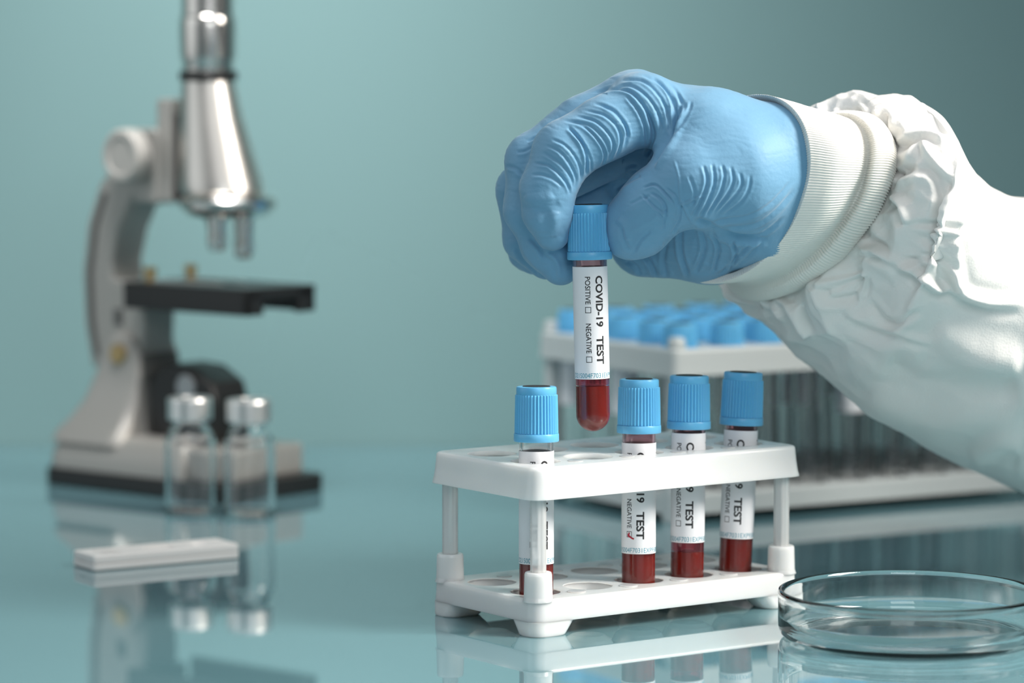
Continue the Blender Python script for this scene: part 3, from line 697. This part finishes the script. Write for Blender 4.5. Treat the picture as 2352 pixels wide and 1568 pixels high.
WR = {
 'index': [([(590, 440), (670, 520), (720, 640), (718, 770)], .85, 5), ([(560, 400), (690, 430), (790, 520), (840, 620), (815, 710)], .5, 4.5),
   ([(640, 370), (770, 400), (860, 480), (895, 560), (865, 680)], .5, 4.5), ([(700, 330), (830, 360), (920, 440), (945, 540), (910, 640)], .5, 4.5),
   ([(760, 280), (880, 320), (960, 400), (990, 480), (960, 580)], .6, 5), ([(480, 520), (570, 560), (640, 640), (680, 730), (680, 800)], .4, 4.5),
   ([(440, 560), (530, 600), (600, 680), (645, 780), (640, 860)], .4, 4.5), ([(420, 610), (480, 640), (560, 700), (620, 790), (630, 880)], .4, 5),
   ([(360, 680), (430, 690), (470, 700), (540, 760), (590, 830), (610, 890)], .5, 4.5), ([(340, 760), (420, 760), (500, 790), (560, 840)], .35, 5),
   ([(300, 900), (370, 930), (440, 930), (500, 890)], -.6, 18), ([(520, 1000), (505, 1080), (490, 1180)], -.5, 17), ([(400, 960), (430, 1040), (470, 1130)], .3, 17),
   ([(620, 480), (700, 560), (745, 660), (745, 750)], .4, 4), ([(820, 300), (900, 350), (975, 440), (1000, 520)], .4, 4.5), ([(610, 400), (730, 430), (820, 510), (868, 600), (845, 690)], .35, 4)],
 'back': [([(1140, 700), (1210, 600), (1275, 490), (1310, 380), (1345, 290)], 1.7, 11), ([(1110, 640), (1150, 560), (1165, 470), (1120, 330)], 1.0, 8),
   ([(750, 225), (880, 190), (1000, 205), (1090, 290), (1150, 410), (1165, 540)], .7, 5), ([(860, 195), (1000, 165), (1110, 230), (1190, 340), (1225, 470)], .55, 5),
   ([(940, 130), (1080, 130), (1190, 220), (1255, 340), (1275, 500)], .6, 5), ([(1080, 90), (1200, 150), (1290, 260), (1310, 400), (1270, 520)], .55, 5),
   ([(1180, 90), (1290, 170), (1345, 270), (1330, 380)], .45, 5), ([(980, 230), (1060, 330), (1110, 450), (1120, 580)], .5, 5), ([(1300, 200), (1370, 300), (1360, 400), (1290, 520)], .35, 6),
   ([(1150, 100), (1240, 190), (1290, 300), (1295, 420), (1262, 530)], .4, 4), ([(1420, 270), (1380, 380), (1300, 500)], .4, 5)],
 'thumb': [([(1495, 690), (1520, 800), (1485, 920), (1420, 1050)], .6, 5), ([(1555, 680), (1570, 800), (1530, 930), (1460, 1070)], .55, 5), ([(1620, 690), (1635, 770), (1600, 900), (1510, 1040)], .55, 5),
   ([(1680, 700), (1695, 800), (1650, 900), (1560, 1020)], .5, 5), ([(1740, 740), (1750, 830), (1680, 930), (1580, 1030)], .45, 5), ([(1810, 760), (1800, 850), (1740, 950), (1620, 1040)], .35, 5),
   ([(1090, 850), (1170, 825), (1240, 880), (1300, 950)], .6, 4), ([(1140, 880), (1200, 910), (1245, 970), (1240, 1070)], .6, 4.5), ([(1080, 880), (1150, 950), (1210, 1000), (1260, 1000)], .5, 4),
   ([(1345, 950), (1335, 1060), (1290, 1150)], .5, 4.5), ([(1330, 965), (1400, 940), (1490, 900)], -.4, 4), ([(1300, 660), (1335, 780), (1350, 930), (1430, 1100)], -.35, 4),
   ([(920, 1050), (975, 1110), (1000, 1200)], -.5, 11), ([(1000, 1140), (1100, 1090), (1200, 1035)], -.25, 9), ([(1030, 1290), (1075, 1200), (1150, 1130)], .45, 5), ([(950, 1100), (960, 1180), (1000, 1260)], .4, 7),
   ([(1250, 850), (1310, 900), (1330, 980)], .45, 4), ([(1000, 960), (1080, 920), (1150, 900)], .3, 5), ([(1180, 1000), (1230, 1050), (1235, 1130)], .4, 4), ([(1400, 760), (1440, 880), (1420, 980)], .35, 5)],
 'palm': [([(1440, 1060), (1520, 1085), (1620, 1140), (1760, 1180), (1930, 1185)], 1.6, 10),
   ([(1500, 1085), (1650, 1060), (1800, 1035), (1960, 940), (2090, 790)], .45, 6), ([(1550, 1100), (1700, 1110), (1860, 1085), (2000, 980), (2115, 850)], .45, 6), ([(1600, 1130), (1750, 1170), (1900, 1145), (2030, 1040)], .5, 6),
   ([(1080, 1250), (1150, 1360), (1190, 1450)], .9, 7), ([(1345, 1120), (1350, 1280), (1400, 1450)], .9, 7), ([(1480, 1110), (1505, 1250), (1440, 1420)], .7, 7), ([(1550, 1120), (1600, 1250), (1560, 1420)], .7, 6),
   ([(1690, 1180), (1715, 1290), (1680, 1400)], .8, 6), ([(1810, 1220), (1710, 1320), (1600, 1430)], .6, 6), ([(1250, 1200), (1230, 1330), (1260, 1460)], .6, 7), ([(980, 1330), (1050, 1370), (1080, 1430)], .6, 6),
   ([(1900, 1200), (1800, 1300), (1690, 1400)], .5, 6), ([(930, 780), (1000, 720), (1060, 715)], -.8, 6), ([(800, 720), (900, 690), (960, 640)], .9, 7), ([(640, 900), (760, 850), (860, 880), (900, 930)], .8, 7), ([(900, 860), (1000, 800), (1080, 760)], .6, 7)],
 'middle': [([(320, 540), (380, 510), (440, 500)], .5, 4), ([(250, 610), (310, 600), (370, 570)], .4, 5), ([(330, 1180), (400, 1240), (440, 1320)], .6, 8), ([(250, 1240), (300, 1330), (400, 1430)], .5, 7), ([(450, 1280), (520, 1340), (540, 1460)], -.5, 8),
   ([(180, 700), (250, 720), (290, 760)], .4, 6)],
}
def build_hand(root):
    h = 0.68
    lo = [-15, 1262, 108]; hi = [145, 1400, 216]
    B = Body(lo, hi, h)
    for ch in PALM: B.chain(B.D, ch, 9.0)
    base = B.D.copy(); comp = {'palm': base}
    full = B.D
    for nm, ch in HAND.items():
        C = np.full(B.D.shape, 30.0, np.float32); B.chain(C, ch, 2.5); comp[nm] = C
        k = 7.0 if nm.startswith('thumb') else 3.0
        hh = np.maximum(k - np.abs(full - C), 0) / k; full = np.minimum(full, C) - hh * hh * k * 0.25
    V, Q = surface_nets(full, B.lo.astype(float), h)
    # relax the stair pattern
    nb = np.concatenate([Q[:, [0, 1]], Q[:, [1, 2]], Q[:, [2, 3]], Q[:, [3, 0]]]); nb = np.concatenate([nb, nb[:, ::-1]])
    deg = np.bincount(nb[:, 0], minlength=len(V))[:, None]
    for it in range(4):
        S = np.stack([np.bincount(nb[:, 0], weights=V[nb[:, 1], q], minlength=len(V)) for q in range(3)], 1)
        V = V + 0.55 * (S / deg - V)
    # one split of every quad, then relax again: fine enough for the glove's creases
    E = np.concatenate([Q[:, [0, 1]], Q[:, [1, 2]], Q[:, [2, 3]], Q[:, [3, 0]]]); Es = np.sort(E, 1)
    U, inv = np.unique(Es[:, 0] * np.int64(len(V)) + Es[:, 1], return_inverse=True); inv = inv.ravel()
    mid = (V[U // len(V)] + V[U % len(V)]) / 2; ctr = V[Q].mean(1); nv, nq = len(V), len(Q)
    em = nv + inv.reshape(4, nq).T; cc = nv + len(U) + np.arange(nq); V = np.concatenate([V, mid, ctr])
    Q = np.concatenate([np.stack([Q[:, k], em[:, k], cc, em[:, (k + 3) % 4]], 1) for k in range(4)])
    nb = np.concatenate([Q[:, [0, 1]], Q[:, [1, 2]], Q[:, [2, 3]], Q[:, [3, 0]]]); nb = np.concatenate([nb, nb[:, ::-1]])
    deg = np.bincount(nb[:, 0], minlength=len(V))[:, None]
    for it in range(3):
        S = np.stack([np.bincount(nb[:, 0], weights=V[nb[:, 1], q], minlength=len(V)) for q in range(3)], 1)
        V = V + 0.6 * (S / deg - V)
    N = vnormals(V, Q)
    if (N * (V - V.mean(0))).sum() < 0: Q = Q[:, ::-1]; N = -N
    gi = np.clip(((V - B.lo) / h).round().astype(int), 0, B.n - 1)
    names = list(comp); dist = np.stack([comp[n][gi[:, 0], gi[:, 1], gi[:, 2]] for n in names], 1); own = np.argmin(dist, 1)
    uv = project(V); view = EYE - V; view /= np.linalg.norm(view, axis=1)[:, None]
    face = np.clip((N * view).sum(1) * 2.2, 0, 1)
    dp = np.zeros(len(V))
    def owned(*ns): return np.isin(own, [names.index(n) for n in ns])
    for key, ms in (('index', ('index',)), ('back', ('palm', 'middle', 'index', 'thumb')), ('thumb', ('thumb', 'thumb_tip', 'palm')), ('palm', ('palm', 'thumb')), ('middle', ('middle', 'ring'))):
        m = owned(*ms); dd = crease_field(uv[m], [(z2(p), d * 1.1, wdt * .72) for p, d, wdt in WR[key]])
        if key == 'back': dd *= ((uv[m][:, 0] > 1395) | (uv[m][:, 1] < 215))
        if key == 'thumb': dd *= (V[m][:, 1] < Y0 + 8)
        dp[m] += dd * face[m]
    # fine stretched wrinkles all round, so the glove also looks right from the side
    def fr(p): return np.abs(noise3(p, 5)) - .3
    q = V / np.array([9.0, 9.0, 2.6]); dp += 0.22 * fr(q + noise3(V / 14, 2)[:, None] * 0.6) * (1 - np.clip((V[:, 0] - 75) / 20, 0, 1) * .6)
    dp += 0.35 * noise3(V / 11.0, 9)
    V = V + N * dp[:, None]
    return mk('gloved_hand', V, Q, 'glove', root, None)

# ------------------------------------------------------------------ lofted cuff and sleeve
def catmull(P, t):
    n = len(P) - 1; i = min(int(t * n), n - 1); f = t * n - i
    p0 = P[max(i - 1, 0)]; p1 = P[i]; p2 = P[i + 1]; p3 = P[min(i + 2, n)]
    return 0.5 * ((2 * p1) + (-p0 + p2) * f + (2 * p0 - 5 * p1 + 4 * p2 - p3) * f * f + (-p0 + 3 * p1 - 3 * p2 + p3) * f ** 3)
def loft(rings, rows, n):
    R = []
    for T, B_, N_, kf in rings:
        T, B_, N_ = hp(*T), hp(*B_), hp(*N_); c = (T + B_) / 2; R.append(np.stack([c, (T - B_) / 2, N_ - c, np.array([kf, 0, 0])]))
    R = np.array(R); V = []; a = 2 * PI * np.arange(n) / n; ca, sa = np.cos(a)[:, None], np.sin(a)[:, None]
    for i in range(rows):
        X = catmull(R, i / (rows - 1)); kf = X[3][0]
        V.append(X[0] + X[1] * ca + X[2] * np.where(sa > 0, sa, sa * kf))
    V = np.array(V); ii, jj = np.meshgrid(np.arange(rows - 1), np.arange(n), indexing='ij'); j2 = (jj + 1) % n
    Q = np.stack([ii * n + jj, ii * n + j2, (ii + 1) * n + j2, (ii + 1) * n + jj], -1).reshape(-1, 4)
    return V.reshape(-1, 3), Q
CUFF = [((1728, 236, 12), (1668, 630, 24), (1840, 404, -8), 1.0), ((1713, 222, 10), (1655, 645, 24), (1856, 402, -14), 1.0), ((1722, 222, 11), (1662, 649, 25), (1866, 402, -15), 1.0),
        ((1790, 246, 18), (1712, 645, 32), (1922, 408, -14), 1.0), ((1850, 266, 25), (1745, 642, 39), (1968, 410, -7), 1.0), ((1876, 276, 28), (1762, 648, 42), (1984, 412, -3), 1.0),
        ((1886, 266, 29), (1766, 668, 43), (2000, 415, -8), 1.0), ((1915, 264, 32), (1778, 684, 46), (2034, 420, -4), 1.0), ((1932, 285, 36), (1800, 677, 50), (2046, 428, 3), 1.0), ((1940, 310, 40), (1815, 655, 52), (2035, 432, 12), 1.0)]
SLV = [((1925, 320, 40), (1810, 640, 52), (2025, 432, 14), 1.0), ((1915, 272, 38), (1790, 690, 50), (2050, 430, 2), 1.0), ((1925, 232, 42), (1790, 730, 52), (2110, 440, -8), .75),
       ((1990, 217, 50), (1850, 800, 60), (2190, 480, -14), .7), ((2060, 235, 58), (1930, 880, 68), (2160, 520, -14), .6), ((2125, 288, 66), (2010, 950, 76), (2195, 560, -6), .5),
       ((2180, 400, 80), (2090, 1003, 86), (2270, 640, 2), .4), ((2250, 454, 96), (2190, 1050, 100), (2350, 700, 10), .4), ((2330, 456, 112), (2310, 1112, 116), (2480, 760, 22), .4), ((2480, 460, 140), (2450, 1180, 140), (2760, 800, 50), .4), ((2700, 470, 180), (2680, 1260, 180), (3000, 860, 90), .5)]
def z3(pts): return [(1600 + x / 1.65, 180 + y / 1.65) for x, y in pts]
FOLDS = [([(990, 330), (1008, 410), (985, 480), (955, 580), (965, 680), (1000, 800), (1100, 845), (1241, 850)], -3.2, 14),
         ([(600, 650), (700, 660), (820, 720), (900, 790), (1000, 812)], -2.2, 9), ([(640, 855), (740, 930), (850, 880)], 1.2, 9), ([(810, 545), (950, 560), (960, 600), (830, 600)], 1.4, 8),
         ([(540, 100), (570, 150), (640, 190)], 1.6, 8), ([(600, 80), (660, 150), (690, 220)], -1.6, 8), ([(720, 130), (715, 200), (740, 250)], 1.4, 8), ([(740, 250), (850, 200), (940, 240)], -1.6, 9),
         ([(850, 235), (900, 310), (990, 400)], -1.6, 10), ([(850, 240), (830, 330), (740, 370)], 1.5, 9), ([(740, 380), (880, 350), (930, 440), (900, 540)], 1.2, 9), ([(730, 450), (790, 480), (820, 550)], -2.2, 11),
         ([(650, 600), (700, 640), (770, 690), (870, 680)], 1.4, 8), ([(500, 790), (520, 830), (620, 850)], 1.5, 8), ([(300, 830), (380, 900), (440, 960)], -1.6, 9), ([(400, 850), (420, 910), (450, 950)], 1.5, 8), ([(240, 810), (300, 900), (370, 970)], -1.3, 10),
         ([(480, 790), (560, 760), (640, 740)], -1.3, 7), ([(630, 740), (620, 800), (600, 860)], -1.2, 7), ([(560, 870), (700, 950), (900, 1010)], -1.0, 8), ([(700, 1100), (850, 1180), (1050, 1200), (1241, 1180)], 3.0, 38), ([(300, 1010), (500, 1180), (700, 1280), (1000, 1390)], -2.0, 30),
         ([(900, 950), (1050, 1040), (1241, 1080)], -2.4, 36), ([(1040, 1440), (1150, 1380), (1241, 1390)], -3.0, 24), ([(1040, 420), (1100, 470), (1241, 520)], 2.0, 26), ([(1160, 460), (1190, 560), (1241, 650)], -1.6, 22),
         ([(840, 660), (960, 700), (1000, 780)], 1.2, 8), ([(870, 590), (930, 650), (950, 740)], -1.0, 7), ([(700, 330), (760, 370), (730, 420)], 1.3, 8), ([(480, 110), (500, 140), (560, 160)], -1.3, 7)]
def build_cuff(root):
    n = 1760; V, Q = loft(CUFF, 64, n); N = vnormals(V, Q)
    c = V.reshape(64, n, 3).mean(1).repeat(n, 0)
    if (N * (V - c)).sum() < 0: Q = Q[:, ::-1]; N = -N
    j = np.tile(np.arange(n), 64); i = np.repeat(np.arange(64), n) / 63
    rib = np.cos(2 * PI * (j / 8.0 + i * 2.0)); amp = 0.22 + 0.36 * np.clip((i - .35) / .25, 0, 1)
    knit = 0.05 * np.sin(i * 150 + (j // 4 % 2) * PI)
    dp = rib * amp * .5 + knit + 0.5 * noise3(V / 16, 21)
    V = V + N * dp[:, None]
    o = mk('knit_cuff', V, Q, 'knit', root, None); o['label'] = 'cream ribbed knit cuff over the glove'
def build_sleeve(root):
    rows, n = 300, 560; V, Q = loft(SLV, rows, n); N = vnormals(V, Q)
    c = V.reshape(rows, n, 3).mean(1).repeat(n, 0)
    if (N * (V - c)).sum() < 0: Q = Q[:, ::-1]; N = -N
    i = np.repeat(np.arange(rows), n) / (rows - 1); a = np.tile(2 * PI * np.arange(n) / n, rows)
    uv = project(V); view = EYE - V; view /= np.linalg.norm(view, axis=1)[:, None]; face = np.clip((N * view).sum(1) * 2.0, 0, 1)
    near = np.exp(-((i - .18) / .17) ** 2)
    warp = V + 6 * np.stack([noise3(V / 22, 31), noise3(V / 22, 32), noise3(V / 22, 33)], 1)
    gath = np.sin(a * 17 + 2.2 * noise3(V / 18, 40) * 2) * np.exp(-((i - .12) / .07) ** 2)
    crum = (0.5 - np.abs(noise3(warp / 17, 41))) * 2.6 + (0.4 - np.abs(noise3(warp / 8.5, 42))) * 1.1
    soft = noise3(V / 42, 44) * 3.0
    cell = (worley(warp / 23.0, 51) - .5) * 8.0 + (worley(warp / 10.0 + 9, 52) - .5) * 2.0
    env = np.clip(i / .08, 0, 1)
    dp = env * (cell * (0.18 + near) + crum * .45 * (0.15 + near) + soft * .8 + gath * 1.3) + crease_field(uv, [(z3(p), d * 1.3, wdt) for p, d, wdt in FOLDS]) * face * env
    V = V + N * dp[:, None]
    o = mk('gown_sleeve', V, Q, 'sleeve', root, None); o['label'] = 'baggy white gown sleeve gathered at the cuff'
p0 = hp(1560, 380, 15)
person = empty('person', tuple(p0))
tag(person, 'person reaching in from the right in blue glove and white gown, pinching a tube cap', 'person')
hroot = person
def finish(o):
    o.matrix_parent_inverse = Matrix.Translation(-Vector([c * MM for c in p0]))
build_hand(person); build_cuff(person); build_sleeve(person)
for ch in list(person.children): finish(ch)
